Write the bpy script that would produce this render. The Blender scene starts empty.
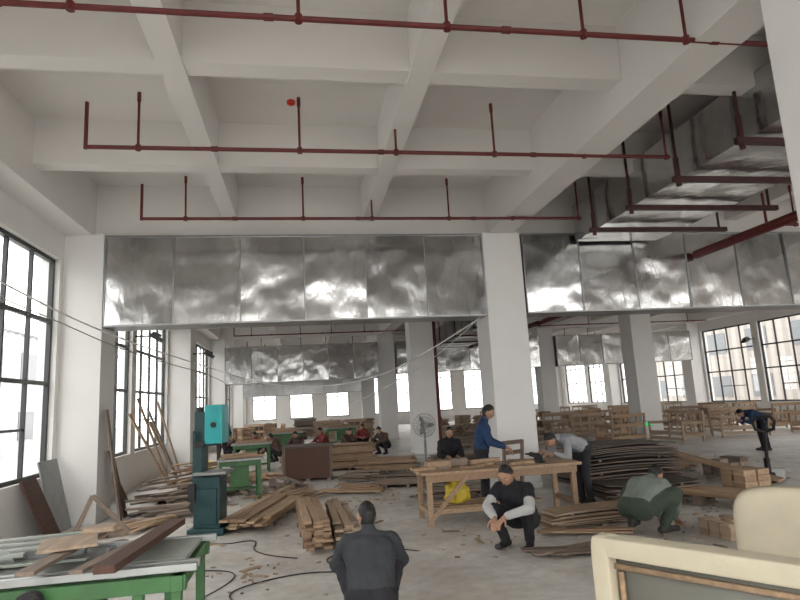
import bpy, math, random
import numpy as np
from mathutils import Vector, Matrix, Euler, noise
random.seed(7)
S = bpy.context.scene
COL = S.collection

# ------------------------------------------------------------------ materials
def newmat(name):
    m = bpy.data.materials.new(name); m.use_nodes = True
    nt = m.node_tree; b = nt.nodes["Principled BSDF"]
    return m, nt, b
def c4(c): return (c[0], c[1], c[2], 1)
def simple(name, col, rough=0.6, metal=0.0, var=0.08, scale=6.0, bump=0.0, bscale=40.0):
    m, nt, b = newmat(name)
    tc = nt.nodes.new("ShaderNodeTexCoord")
    n = nt.nodes.new("ShaderNodeTexNoise"); n.inputs["Scale"].default_value = scale; n.inputs["Detail"].default_value = 5
    nt.links.new(tc.outputs["Object"], n.inputs["Vector"])
    r = nt.nodes.new("ShaderNodeValToRGB")
    r.color_ramp.elements[0].position = 0.3; r.color_ramp.elements[1].position = 0.7
    r.color_ramp.elements[0].color = c4([x*(1-var) for x in col]); r.color_ramp.elements[1].color = c4([min(1, x*(1+var)) for x in col])
    nt.links.new(n.outputs["Fac"], r.inputs["Fac"]); nt.links.new(r.outputs["Color"], b.inputs["Base Color"])
    b.inputs["Roughness"].default_value = rough; b.inputs["Metallic"].default_value = metal
    if bump > 0:
        n2 = nt.nodes.new("ShaderNodeTexNoise"); n2.inputs["Scale"].default_value = bscale; n2.inputs["Detail"].default_value = 4
        nt.links.new(tc.outputs["Object"], n2.inputs["Vector"])
        bp = nt.nodes.new("ShaderNodeBump"); bp.inputs["Strength"].default_value = bump; bp.inputs["Distance"].default_value = 0.02
        nt.links.new(n2.outputs["Fac"], bp.inputs["Height"]); nt.links.new(bp.outputs["Normal"], b.inputs["Normal"])
    return m
def wood(name, ca, cb, rough=0.65):
    m, nt, b = newmat(name)
    tc = nt.nodes.new("ShaderNodeTexCoord"); mp = nt.nodes.new("ShaderNodeMapping")
    mp.inputs["Scale"].default_value = (14, 1.5, 14)
    n = nt.nodes.new("ShaderNodeTexNoise"); n.inputs["Scale"].default_value = 2.0; n.inputs["Detail"].default_value = 6
    nt.links.new(tc.outputs["Object"], mp.inputs["Vector"]); nt.links.new(mp.outputs["Vector"], n.inputs["Vector"])
    g = nt.nodes.new("ShaderNodeNewGeometry")
    mx = nt.nodes.new("ShaderNodeMix"); mx.data_type = 'RGBA'
    mx.inputs[6].default_value = c4(ca); mx.inputs[7].default_value = c4(cb)
    nt.links.new(g.outputs["Random Per Island"], mx.inputs[0])
    mr = nt.nodes.new("ShaderNodeMapRange"); mr.inputs[1].default_value = 0.3; mr.inputs[2].default_value = 0.7
    mr.inputs[3].default_value = 0.72; mr.inputs[4].default_value = 1.08
    nt.links.new(n.outputs["Fac"], mr.inputs[0])
    m2 = nt.nodes.new("ShaderNodeVectorMath"); m2.operation = 'SCALE'
    nt.links.new(mx.outputs[2], m2.inputs[0]); nt.links.new(mr.outputs[0], m2.inputs["Scale"])
    nt.links.new(m2.outputs[0], b.inputs["Base Color"]); b.inputs["Roughness"].default_value = rough
    return m
def galv(name, base=0.62, rough=0.3):
    m, nt, b = newmat(name)
    tc = nt.nodes.new("ShaderNodeTexCoord")
    g = nt.nodes.new("ShaderNodeNewGeometry")
    # shift the crinkle pattern from sheet to sheet
    cmb = nt.nodes.new("ShaderNodeVectorMath"); cmb.operation = 'SCALE'; cmb.inputs[0].default_value = (9, 4, 17)
    nt.links.new(g.outputs["Random Per Island"], cmb.inputs["Scale"])
    av = nt.nodes.new("ShaderNodeVectorMath"); av.operation = 'ADD'
    nt.links.new(tc.outputs["Object"], av.inputs[0]); nt.links.new(cmb.outputs[0], av.inputs[1])
    n = nt.nodes.new("ShaderNodeTexNoise"); n.inputs["Scale"].default_value = 2.2; n.inputs["Detail"].default_value = 8; n.inputs["Roughness"].default_value = 0.65
    nt.links.new(av.outputs[0], n.inputs["Vector"])
    ad = nt.nodes.new("ShaderNodeMath"); ad.operation = 'MULTIPLY_ADD'; ad.inputs[1].default_value = 0.25
    nt.links.new(g.outputs["Random Per Island"], ad.inputs[0]); nt.links.new(n.outputs["Fac"], ad.inputs[2])
    r = nt.nodes.new("ShaderNodeValToRGB")
    r.color_ramp.elements[0].position = 0.40; r.color_ramp.elements[1].position = 0.80
    r.color_ramp.elements[0].color = c4([base*0.78, base*.785, base*.78]); r.color_ramp.elements[1].color = c4([base*1.1, base*1.1, base*1.09])
    nt.links.new(ad.outputs[0], r.inputs["Fac"]); nt.links.new(r.outputs["Color"], b.inputs["Base Color"])
    b.inputs["Metallic"].default_value = 1.0; b.inputs["Roughness"].default_value = rough
    n2 = nt.nodes.new("ShaderNodeTexNoise"); n2.inputs["Scale"].default_value = 1.15; n2.inputs["Detail"].default_value = 1.5
    nt.links.new(av.outputs[0], n2.inputs["Vector"])
    n3 = nt.nodes.new("ShaderNodeTexNoise"); n3.inputs["Scale"].default_value = 5; n3.inputs["Detail"].default_value = 4; n3.inputs["Distortion"].default_value = .6
    mp = nt.nodes.new("ShaderNodeMapping"); mp.inputs["Scale"].default_value = (1, 1, .4)
    nt.links.new(av.outputs[0], mp.inputs["Vector"]); nt.links.new(mp.outputs["Vector"], n3.inputs["Vector"])
    bp = nt.nodes.new("ShaderNodeBump"); bp.inputs["Strength"].default_value = 0.75; bp.inputs["Distance"].default_value = 0.10
    nt.links.new(n2.outputs["Fac"], bp.inputs["Height"])
    bp2 = nt.nodes.new("ShaderNodeBump"); bp2.inputs["Strength"].default_value = 0.5; bp2.inputs["Distance"].default_value = 0.018
    nt.links.new(n3.outputs["Fac"], bp2.inputs["Height"]); nt.links.new(bp.outputs["Normal"], bp2.inputs["Normal"])
    nt.links.new(bp2.outputs["Normal"], b.inputs["Normal"])
    return m

def floor_mat():
    m, nt, b = newmat("concrete_floor")
    tc = nt.nodes.new("ShaderNodeTexCoord")
    n = nt.nodes.new("ShaderNodeTexNoise"); n.inputs["Scale"].default_value = 0.6; n.inputs["Detail"].default_value = 10; n.inputs["Roughness"].default_value = 0.72
    nt.links.new(tc.outputs["Object"], n.inputs["Vector"])
    r = nt.nodes.new("ShaderNodeValToRGB")
    r.color_ramp.elements[0].position = 0.38; r.color_ramp.elements[1].position = 0.6
    r.color_ramp.elements[0].color = (0.47, 0.44, 0.405, 1); r.color_ramp.elements[1].color = (0.71, 0.69, 0.655, 1)
    nt.links.new(n.outputs["Fac"], r.inputs["Fac"])
    n3 = nt.nodes.new("ShaderNodeTexNoise"); n3.inputs["Scale"].default_value = 7; n3.inputs["Detail"].default_value = 8
    nt.links.new(tc.outputs["Object"], n3.inputs["Vector"])
    mr = nt.nodes.new("ShaderNodeMapRange"); mr.inputs[1].default_value = 0.3; mr.inputs[2].default_value = 0.6; mr.inputs[3].default_value = 0.8; mr.inputs[4].default_value = 1.0
    nt.links.new(n3.outputs["Fac"], mr.inputs[0])
    sc = nt.nodes.new("ShaderNodeVectorMath"); sc.operation = 'SCALE'
    nt.links.new(r.outputs["Color"], sc.inputs[0]); nt.links.new(mr.outputs[0], sc.inputs["Scale"])
    n4 = nt.nodes.new("ShaderNodeTexNoise"); n4.inputs["Scale"].default_value = 1.4; n4.inputs["Detail"].default_value = 12; n4.inputs["Roughness"].default_value = .8
    ofs = nt.nodes.new("ShaderNodeMapping"); ofs.inputs["Location"].default_value = (13, 7, 3)
    nt.links.new(tc.outputs["Object"], ofs.inputs["Vector"]); nt.links.new(ofs.outputs["Vector"], n4.inputs["Vector"])
    m4 = nt.nodes.new("ShaderNodeMapRange"); m4.inputs[1].default_value = 0.5; m4.inputs[2].default_value = 0.66; m4.inputs[3].default_value = 0; m4.inputs[4].default_value = 0.6
    nt.links.new(n4.outputs["Fac"], m4.inputs[0])
    mx = nt.nodes.new("ShaderNodeMix"); mx.data_type = 'RGBA'; mx.inputs[7].default_value = (0.56, 0.46, 0.34, 1)
    nt.links.new(m4.outputs[0], mx.inputs[0]); nt.links.new(sc.outputs[0], mx.inputs[6])
    nt.links.new(mx.outputs[2], b.inputs["Base Color"]); b.inputs["Roughness"].default_value = 0.5
    bp = nt.nodes.new("ShaderNodeBump"); bp.inputs["Strength"].default_value = 0.25; bp.inputs["Distance"].default_value = 0.01
    nt.links.new(n3.outputs["Fac"], bp.inputs["Height"]); nt.links.new(bp.outputs["Normal"], b.inputs["Normal"])
    return m
def glass_mat():
    m = bpy.data.materials.new("window_glass"); m.use_nodes = True; nt = m.node_tree
    nt.nodes.clear()
    o = nt.nodes.new("ShaderNodeOutputMaterial"); t = nt.nodes.new("ShaderNodeBsdfTransparent"); g = nt.nodes.new("ShaderNodeBsdfGlossy")
    g.inputs["Roughness"].default_value = 0.02; mx = nt.nodes.new("ShaderNodeMixShader"); mx.inputs[0].default_value = 0.05
    nt.links.new(t.outputs[0], mx.inputs[1]); nt.links.new(g.outputs[0], mx.inputs[2]); nt.links.new(mx.outputs[0], o.inputs[0])
    return m
def facade_mat(name, ca, cb):
    m, nt, b = newmat(name)
    tc = nt.nodes.new("ShaderNodeTexCoord"); w = nt.nodes.new("ShaderNodeTexWave"); w.inputs["Scale"].default_value = 0.35
    w.bands_direction = 'Y'; nt.links.new(tc.outputs["Object"], w.inputs["Vector"])
    r = nt.nodes.new("ShaderNodeValToRGB"); r.color_ramp.elements[0].position = 0.45; r.color_ramp.elements[1].position = 0.55
    r.color_ramp.elements[0].color = c4(ca); r.color_ramp.elements[1].color = c4(cb)
    nt.links.new(w.outputs["Fac"], r.inputs["Fac"]); nt.links.new(r.outputs["Color"], b.inputs["Base Color"]); b.inputs["Roughness"].default_value = 0.8
    return m

M_wall = simple("white_plaster_wall", (0.79, 0.78, 0.76), 0.8, var=0.03, scale=1.2)
M_ceil = simple("painted_ceiling", (0.78, 0.755, 0.73), 0.85, var=0.03, scale=0.8)
M_col = simple("column_plaster", (0.80, 0.785, 0.77), 0.8, var=0.03, scale=1.5)
M_floor = floor_mat()
M_galv = galv("galvanized_steel", 0.62, 0.20)
M_galv2 = galv("galvanized_steel_dull", 0.45, 0.28)
M_seam = simple("duct_flange_steel", (0.34, 0.345, 0.345), 0.4, 0.9)
M_red = simple("red_oxide_pipe", (0.12, 0.014, 0.013), 0.5, var=0.25, scale=9)
M_dred = simple("dark_primer_steel", (0.05, 0.014, 0.012), 0.55, var=0.3)
M_redp = simple("red_plastic", (0.6, 0.03, 0.02), 0.4)
M_frame = simple("black_aluminium", (0.02, 0.024, 0.026), 0.4)
M_glass = glass_mat()
M_fac1 = facade_mat("facade_white", (0.62, 0.63, 0.64), (0.42, 0.43, 0.45))
M_fac2 = facade_mat("facade_tan", (0.36, 0.33, 0.30), (0.28, 0.26, 0.24))
M_fwin = simple("facade_window", (0.12, 0.13, 0.14), 0.3)
M_ground = simple("exterior_ground", (0.4, 0.4, 0.38), 0.9)
M_woodL = wood("pine_wood", (0.50, 0.35, 0.22), (0.33, 0.21, 0.13))
M_woodG = wood("weathered_wood", (0.34, 0.26, 0.2), (0.17, 0.125, 0.1))
M_woodD = wood("dark_brown_wood", (0.12, 0.055, 0.035), (0.08, 0.035, 0.025))
M_ply = wood("plywood", (0.54, 0.42, 0.31), (0.38, 0.27, 0.18))
M_dply = wood("film_plywood", (0.08, 0.065, 0.055), (0.24, 0.18, 0.14))
M_green = simple("green_machine_paint", (0.05, 0.15, 0.05), 0.45, var=0.2)
M_teal = simple("dark_teal_paint", (0.012, 0.05, 0.055), 0.4, var=0.2)
M_cyan = simple("cyan_paint", (0.02, 0.36, 0.37), 0.4, var=0.1)
M_iron = simple("cast_iron", (0.30, 0.31, 0.30), 0.4, 0.5, var=0.15)
M_alu = simple("aluminium_rail", (0.42, 0.44, 0.43), 0.35, 0.6)
M_black = simple("black_rubber", (0.015, 0.015, 0.016), 0.55)
M_grey = simple("grey_panel", (0.30, 0.31, 0.30), 0.6)
M_pale = simple("pale_laminate", (0.32, 0.35, 0.31), 0.5)
M_cream = simple("cream_leather", (0.62, 0.56, 0.42), 0.5, var=0.05, bump=0.1, bscale=60)
M_lining = simple("grey_lining_cloth", (0.25, 0.25, 0.22), 0.9, var=0.08, scale=3)
M_yellow = simple("yellow_plastic", (0.65, 0.5, 0.05), 0.45, var=0.15, bump=0.3, bscale=12)
M_white = simple("white_plastic", (0.7, 0.7, 0.68), 0.5)
M_skin = simple("skin", (0.42, 0.24, 0.16), 0.55, var=0.06)
M_hair = simple("black_hair", (0.012, 0.011, 0.011), 0.5, var=0.3, scale=30, bump=0.5, bscale=90)
M_eye = simple("eye_white", (0.7, 0.68, 0.65), 0.3)
M_lip = simple("lips", (0.3, 0.12, 0.1), 0.5)
M_shoe = simple("shoe_black", (0.02, 0.02, 0.02), 0.5)
def cloth(name, c): return simple(name, c, 0.9, var=0.12, scale=5, bump=0.8, bscale=10)
def emis(name, c, s):
    m, nt, b = newmat(name); b.inputs["Base Color"].default_value = c4(c); b.inputs["Emission Color"].default_value = c4(c); b.inputs["Emission Strength"].default_value = s; return m

# ------------------------------------------------------------------ mesh builder
class MB:
    def __init__(s): s.v=[]; s.f=[]; s.m=[]
    def add(s, vs, fs, mi=0):
        o=len(s.v); s.v.extend([tuple(v) for v in vs]); s.f.extend([tuple(i+o for i in f) for f in fs])
        s.m.extend(mi if isinstance(mi,(list,tuple)) else [mi]*len(fs)); return s
    def box(s, c, d, mi=0, rz=0, rx=0, ry=0):
        R = Euler((rx,ry,rz)).to_matrix(); c=Vector(c); vs=[]
        for x in (-.5,.5):
            for y in (-.5,.5):
                for z in (-.5,.5): vs.append(c+R@Vector((x*d[0],y*d[1],z*d[2])))
        return s.add(vs, [(0,1,3,2),(4,6,7,5),(0,4,5,1),(2,3,7,6),(0,2,6,4),(1,5,7,3)], mi)
    def beam(s, p1, p2, w, h, mi=0):
        p1=Vector(p1); p2=Vector(p2); d=(p2-p1); L=d.length; d.normalize()
        up=Vector((0,0,1)) if abs(d.z)<.95 else Vector((0,1,0))
        a=d.cross(up).normalized(); b=a.cross(d); vs=[]
        for t in (0,1):
            for i,j in ((-1,-1),(1,-1),(1,1),(-1,1)): vs.append(p1+d*L*t+a*i*w/2+b*j*h/2)
        return s.add(vs,[(3,2,1,0),(4,5,6,7),(0,1,5,4),(1,2,6,5),(2,3,7,6),(3,0,4,7)],mi)
    def rings(s, rs, n=12, mi=0):
        vs=[]; fs=[]
        for c,a,b,r in rs:
            for k in range(n):
                t=2*math.pi*k/n; vs.append(c+a*(r*math.cos(t))+b*(r*math.sin(t)))
        for i in range(len(rs)-1):
            for k in range(n):
                k2=(k+1)%n; fs.append((i*n+k,i*n+k2,(i+1)*n+k2,(i+1)*n+k))
        fs.append(tuple(reversed(range(n)))); fs.append(tuple((len(rs)-1)*n+k for k in range(n)))
        return s.add(vs,fs,mi)
    def cyl(s,p1,p2,r1,r2=None,n=12,mi=0,capsule=False):
        r2=r1 if r2 is None else r2
        p1=Vector(p1);p2=Vector(p2);d=(p2-p1)
        d = d.normalized() if d.length>1e-6 else Vector((0,0,1))
        up=Vector((0,0,1)) if abs(d.z)<.9 else Vector((1,0,0))
        a=d.cross(up).normalized(); b=d.cross(a)
        if not capsule: return s.rings([(p1,a,b,r1),(p2,a,b,r2)],n,mi)
        rs=[]; m=4
        for k in range(m+1):
            ph=-math.pi/2*(1-k/m); rs.append((p1+d*r1*math.sin(ph),a,b,max(r1*math.cos(ph),r1*.02)))
        for k in range(m+1):
            ph=math.pi/2*k/m; rs.append((p2+d*r2*math.sin(ph),a,b,max(r2*math.cos(ph),r2*.02)))
        return s.rings(rs,n,mi)
    def ell(s,c,r,M=None,mi=0,n=14,fn=None,m=10):
        M=M or Matrix.Identity(3); c=Vector(c); vs=[];fs=[]
        for i in range(m+1):
            ph=-math.pi/2+math.pi*i/m
            for k in range(n):
                t=2*math.pi*k/n; p=Vector((math.cos(ph)*math.cos(t),math.cos(ph)*math.sin(t),math.sin(ph)))
                if fn: p=fn(p)
                vs.append(c+M@Vector((p.x*r[0],p.y*r[1],p.z*r[2])))
        for i in range(m):
            for k in range(n):
                k2=(k+1)%n; fs.append((i*n+k,i*n+k2,(i+1)*n+k2,(i+1)*n+k))
        return s.add(vs,fs,mi)
    def torus(s,c,R,r,M=None,mi=0,n=28,m=6):
        M=M or Matrix.Identity(3); c=Vector(c); vs=[];fs=[]
        for i in range(n):
            t=2*math.pi*i/n
            for j in range(m):
                q=2*math.pi*j/m; vs.append(c+M@Vector(((R+r*math.cos(q))*math.cos(t),(R+r*math.cos(q))*math.sin(t),r*math.sin(q))))
        for i in range(n):
            for j in range(m):
                i2=(i+1)%n;j2=(j+1)%m; fs.append((i*m+j,i2*m+j,i2*m+j2,i*m+j2))
        return s.add(vs,fs,mi)
    def sheet(s,c,w,l,t,bend=0,rz=0,mi=0,twist=0):
        n=8; c=Vector(c); R=Euler((0,0,rz)).to_matrix(); vs=[];fs=[]
        for i in range(n+1):
            y=(i/n-.5); z=bend*(2*y)**2
            for x,zz in ((-.5,0),(.5,0),(.5,t),(-.5,t)):
                vs.append(c+R@Vector((x*w,y*l,z+zz+twist*x*y)))
        for i in range(n):
            for k in range(4): k2=(k+1)%4; fs.append((i*4+k,i*4+k2,(i+1)*4+k2,(i+1)*4+k))
        fs.append((3,2,1,0)); fs.append(tuple(n*4+k for k in range(4)))
        return s.add(vs,fs,mi)
    def obj(s,name,mats,loc=(0,0,0),rz=0,smooth=True,bevel=0,ang=0.6):
        me=bpy.data.meshes.new(name); me.from_pydata(s.v,[],s.f)
        for mt in mats: me.materials.append(mt)
        me.polygons.foreach_set("material_index",s.m); me.update()
        if smooth:
            me.shade_smooth()
            if ang: me.set_sharp_from_angle(angle=ang)
        o=bpy.data.objects.new(name,me); COL.objects.link(o); o.location=loc; o.rotation_euler=(0,0,rz)
        if bevel:
            b=o.modifiers.new("bevel",'BEVEL'); b.width=bevel; b.segments=2; b.limit_method='ANGLE'
        return o
def R(x,y): return (x+.014*y, y-.014*x)

# ------------------------------------------------------------------ room shell
XL, XR, YB, YF = -4.10, 20.7, 45.4, -6.0
CX = [4.03, 12.15]
YK = [3.25, 11.4, 19.9, 28.4, 36.9, 45.2]
ZC = 6.0
MB().box(((XL+XR)/2,(YB+YF)/2,-.1),(XR-XL+.6,YB-YF,.2)).obj("floor",[M_floor])
MB().box(((XL+XR)/2,(YB+YF)/2,ZC+.1),(XR-XL+.6,YB-YF,.2)).obj("ceiling",[M_ceil])
g=MB(); W=XR-XL
mainx=[XL+.2]+CX+[XR-.2]
ys=YK
for x in mainx: g.box((x,(YB+YF)/2,(4.99+ZC)/2),(.5,YB-YF,ZC-4.99+.02))
for a,b_ in zip(mainx[:-1],mainx[1:]):
    for k in (1,2):
        x=a+(b_-a)*k/3; g.box((x,(YB+YF)/2,(5.3+ZC)/2),(.26,YB-YF,ZC-5.3+.02))
for y in ys+[-5.2]: g.box(((XL+XR)/2,y,(5.0+ZC)/2),(W,.42,ZC-5.0+.02))
yy=[-5.2]+ys
for a,b_ in zip(yy[:-1],yy[1:]):
    for k in (1,2): g.box(((XL+XR)/2,a+(b_-a)*k/3,(5.32+ZC)/2),(W,.26,ZC-5.32+.02))
g.obj("ceiling_beam_grid",[M_ceil],smooth=False)
wins=[]
for i,y in enumerate([-5.2]+ys[:-1]):
    y1=([-5.2]+ys)[i+1]; L=(y1-y-.8)/2-.35
    a=y+.45; wins.append((a+.1,a+.1+L)); wins.append((y1-.45-.1-L,y1-.45-.1))
ZS,ZT=.85,4.5
def wall_side(x,sgn,name):
    w=MB(); xc=x+sgn*.15
    w.box((xc,(YB+YF)/2,ZS/2),(.3,YB-YF,ZS)); w.box((xc,(YB+YF)/2,(ZT+ZC)/2),(.3,YB-YF,ZC-ZT))
    prev=YF
    for a,b_ in wins: w.box((xc,(prev+a)/2,(ZS+ZT)/2),(.3,a-prev,ZT-ZS)); prev=b_
    w.box((xc,(prev+YB)/2,(ZS+ZT)/2),(.3,YB-prev,ZT-ZS))
    for y in ys[:-1]: w.box((x-sgn*.32,y,2.5),(.68,.8,5.0))
    w.obj(name,[M_wall],smooth=False)
wall_side(XL,-1,"wall_left"); wall_side(XR,1,"wall_right")
wn=[0]
def window(p, L, axis):
    wn[0]+=1; w=MB(); H=ZT-ZS
    def bx(u,z,du,dz,mi=0,t=.07):
        if axis=='y': w.box((0,u,z),(t,du,dz),mi)
        else: w.box((u,0,z),(du,t,dz),mi)
    for z in (.03,H-.03): bx(0,z,L,.07)
    for u in (-L/2+.03,L/2-.03): bx(u,H/2,.07,H)
    nn=4 if L>2.5 else 2
    for k in range(1,nn): bx(-L/2+L*k/nn,H/2,.05,H-.02,t=.06)
    for z in (1.5,2.55): bx(0,z,L-.02,.065,t=.062)
    if nn==4:
        for k in (1,2): bx(-L/2+L*(k+.5)/4-.0,.77,L/4-.06,.04,t=.05)
    bx(0,H/2,L-.1,H-.1,1,.008)
    w.obj("window_%d"%wn[0],[M_frame,M_glass],p,smooth=False)
for a,b_ in wins: window((XL-.12,(a+b_)/2,ZS),b_-a,'y')
for a,b_ in wins:
    if a>8: window((XR+.12,(a+b_)/2,ZS),b_-a,'y')
w=MB(); w.box(((XL+XR)/2,YB+.15,ZS/2),(W+.6,.3,ZS)); w.box(((XL+XR)/2,YB+.15,(ZT+ZC)/2),(W+.6,.3,ZC-ZT))
bw=[]
for i in range(9):
    a=XL+.5+i*2.7; bw.append((a,a+1.7))
prev=XL-.3
for a,b_ in bw: w.box(((prev+a)/2,YB+.15,(ZS+ZT)/2),(a-prev,.3,ZT-ZS)); prev=b_
w.box(((prev+XR+.3)/2,YB+.15,(ZS+ZT)/2),(XR+.3-prev,.3,ZT-ZS)); w.obj("wall_back",[M_wall],smooth=False)
for a,b_ in bw: window(((a+b_)/2,YB+.12,ZS),b_-a,'x')
for x in CX:
    for y in YK[:-1]+[-5.2]:
        c=MB().box((0,0,2.5),(.8,.8,5.0)); c.box((0,0,.06),(.84,.84,.12)); c.obj("column",[M_col],(x,y,0),bevel=.012)
MB().box((8,20,-.35),(200,200,.1)).obj("exterior_ground",[M_ground])
def bldg(name,x,mat):
    b=MB().box((0,0,3.4),(6,70,7.4)); 
    for i in range(16):
        for z in (1.8,5.2): b.box(((3 if x<0 else -3),-32+i*4.2,z),(.1,2.0,1.6),1)
    b.box((0,0,7.2),(6.5,70.5,.3)); b.obj(name,[mat,M_fwin],(x,20,-.3))
bldg("exterior_building",-19,M_fac1); bldg("exterior_building",36,M_fac2)

# ------------------------------------------------------------------ ducts
def duct_x(x0,x1,y,z0,z1,mat,step=1.22,dep=.6):
    d=MB(); n=max(1,round((x1-x0)/step)); s=(x1-x0)/n
    for i in range(n):
        xc=x0+s*(i+.5)
        d.box((xc,y,(z0+z1)/2),(s-.006,dep,z1-z0),0,rz=random.uniform(-.016,.016),rx=random.uniform(-.03,.03))
    for i in range(n+1):
        xc=x0+s*i; d.box((xc,y,(z0+z1)/2),(.018,dep+.05,z1-z0+.02),1)
    for z in (z0,z1): d.box(((x0+x1)/2,y,z),(x1-x0,dep+.04,.03),1)
    d.obj("air_duct",[mat,M_seam],smooth=False)
duct_x(-3.41,3.6,11.3,3.32,4.95,M_galv)
duct_x(4.46,11.7,11.3,3.34,4.95,M_galv)
duct_x(-3.41,3.6,28.1,2.9,4.55,M_galv); duct_x(4.5,11.7,28.1,3.05,4.55,M_galv); duct_x(12.6,20,28.1,3.05,4.55,M_galv)
duct_x(-3.4,3.6,36.6,2.45,3.5,M_galv2)
d=MB(); y=-5.0
while y<10.7:
    L=min(1.25,10.85-y)
    d.box((6.45,y+L/2,5.12),(1.8,L-.008,.74),0,ry=random.uniform(-.012,.012),rz=random.uniform(-.01,.01)); d.box((6.45,y,5.12),(1.86,.035,.80),1); y+=1.25
d.obj("air_duct",[M_galv,M_seam],smooth=False)
d=MB(); y=13.0
while y<27:
    d.box((6.9,y+.62,4.5),(1.6,1.24,.8),0,ry=random.uniform(-.008,.008)); d.box((6.9,y,4.5),(1.66,.035,.86),1); y+=1.25
d.obj("air_duct",[M_galv2,M_seam],smooth=False)
for yy_ in [1,2.25,3.5,4.75,6.0,7.25,8.5,9.75]:
    h=MB().box((6.7,yy_,4.66),(2.8,.07,.08)); h.cyl((5.38,yy_,4.62),(5.38,yy_,5.99),.022); h.cyl((7.95,yy_,4.62),(7.95,yy_,5.99),.022)
    h.cyl((5.38,yy_,4.56),(5.38,yy_,4.98),.036); h.obj("duct_hanger",[M_dred])
for yy_ in [14,16.5,19,21.5,24]:
    h=MB().box((6.9,yy_,4.05),(2.4,.06,.06)); h.cyl((5.75,yy_,4.02),(5.75,yy_,5.98),.02); h.cyl((8.05,yy_,4.02),(8.05,yy_,5.98),.02); h.obj("duct_hanger",[M_dred])

# ------------------------------------------------------------------ sprinkler pipes
def spr(x0,x1,y,z,rs,top=5.7,left_up=True):
    p=MB(); p.cyl((x0,y,z),(x1,y,z),.026,n=10)
    for x in rs:
        p.cyl((x,y,z),(x,y,top),.016,n=8); p.cyl((x,y,z-.035),(x,y,z+.035),.034,n=10); p.cyl((x,y,top-.12),(x,y,top),.024,n=8)
    if left_up: p.cyl((x0,y,z-.026),(x0,y,top-.15),.024,n=8)
    q=x0+1.5
    while q<x1: p.cyl((q-.04,y,z),(q+.04,y,z),.034,n=10); q+=2.1
    p.obj("sprinkler_pipe",[M_red])
spr(-3.8,5.2,4.6,5.0,[-1.75,.05,1.35,2.65,3.7],5.6,False)
spr(-2.5,5.25,7.2,4.97,[-1.9,.05,1.3,2.65,3.95,5.2])
spr(-2.55,5.25,9.95,4.95,[-1.85,.1,1.3,2.7,3.9,5.2])
for y in (13.5,16.3,22,25,31,34): 
    spr(-2.7,5.2,y,4.75,[-2.0,0,1.3,2.7,4.8],5.3); spr(8.4,19,y,4.75,[9,10.6,13,14.6,16,18],5.3)
for y in (5.5,9.1): spr(8.4,19,y,4.55,[9,10.6,13,14.6,16],5.3)
m=MB(); m.cyl((8.25,-5,4.45),(8.25,10.9,4.45),.09,n=14); 
for y in range(-4,11,3): m.cyl((8.25,y-.06,4.45),(8.25,y+.06,4.45),.115,n=14); m.cyl((8.25,y,4.45),(8.25,y,5.98),.012)
m.obj("fire_main_pipe",[M_red])
m=MB(); m.cyl((8.25,11.7,4.2),(8.25,27.7,4.2),.09,n=14)
for y in range(13,27,4): m.cyl((8.25,y-.06,4.2),(8.25,y+.06,4.2),.115,n=14); m.cyl((8.25,y,4.2),(8.25,y,5.98),.012)
m.obj("fire_main_pipe",[M_red])
m=MB(); m.cyl((4.55,19.8,0),(4.55,19.8,4.9),.06,n=12); m.cyl((4.55,19.8,1.0),(4.55,19.8,1.15),.085,n=12); m.cyl((4.55,19.8,3.0),(4.55,19.8,3.1),.085,n=12); m.obj("fire_riser_pipe",[M_red])
MB().cyl((0,0,0),(0,0,-.04),.06,.06,16).ell((0,0,-.04),(.045,.045,.03)).obj("fire_alarm_detector",[M_redp],(-.05,7.85,ZC))
for x,y in ((1.3,10.1),(-1.9,10.0),(6.1,14.3)): MB().cyl((0,0,0),(0,0,-.04),.06,.05,14).obj("smoke_detector",[M_white],(x,y,ZC))

# ------------------------------------------------------------------ wires
def wire(name,pts,r,mat):
    cu=bpy.data.curves.new(name,'CURVE'); cu.dimensions='3D'; cu.bevel_depth=r; cu.bevel_resolution=2
    sp=cu.splines.new('NURBS'); sp.points.add(len(pts)-1)
    for i,p in enumerate(pts): sp.points[i].co=(p[0],p[1],p[2],1)
    sp.use_endpoint_u=True; sp.order_u=3
    o=bpy.data.objects.new(name,cu); COL.objects.link(o); cu.materials.append(mat); return o
wire("hanging_power_cable",[(-4.08,5.5,3.9),(-3.6,7.4,3.45),(-3.2,10.3,3.1),(-2.0,13.9,2.7),(-.6,14,2.2),(1.3,13,2.15),(2.6,11.9,2.7),(3.62,11.2,3.35)],.013,M_white)
wire("hanging_power_cable",[(-4.08,6.5,3.5),(-3.6,8.6,3.25),(-3.2,11.9,2.9),(-1.9,15.5,2.55),(-2.2,19.5,2.4)],.009,M_grey)
wire("hanging_power_cable",[(3.6,11.1,3.4),(2.9,12,2.6),(1.2,15,1.7),(.4,18,1.3)],.008,M_white)
wire("floor_power_cable",[(-.7,4.6,.01),(-.3,5.6,.01),(-.9,6.3,.01),(-.1,6.8,.01),(.5,6.6,.01),(.1,7.3,.01),(.9,7.6,.01),(1.3,7.2,.01)],.007,M_black)
wire("floor_power_cable",[(-1.6,9.2,.01),(-1.2,8.4,.01),(-.6,8.7,.01),(-.7,7.8,.01),(-.1,7.4,.01)],.007,M_black)
wire("floor_power_cable",[(-1.2,5.9,.01),(-.5,6.9,.01),(-1.3,7.4,.01),(-2.2,7.2,.01)],.006,M_black)

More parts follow.
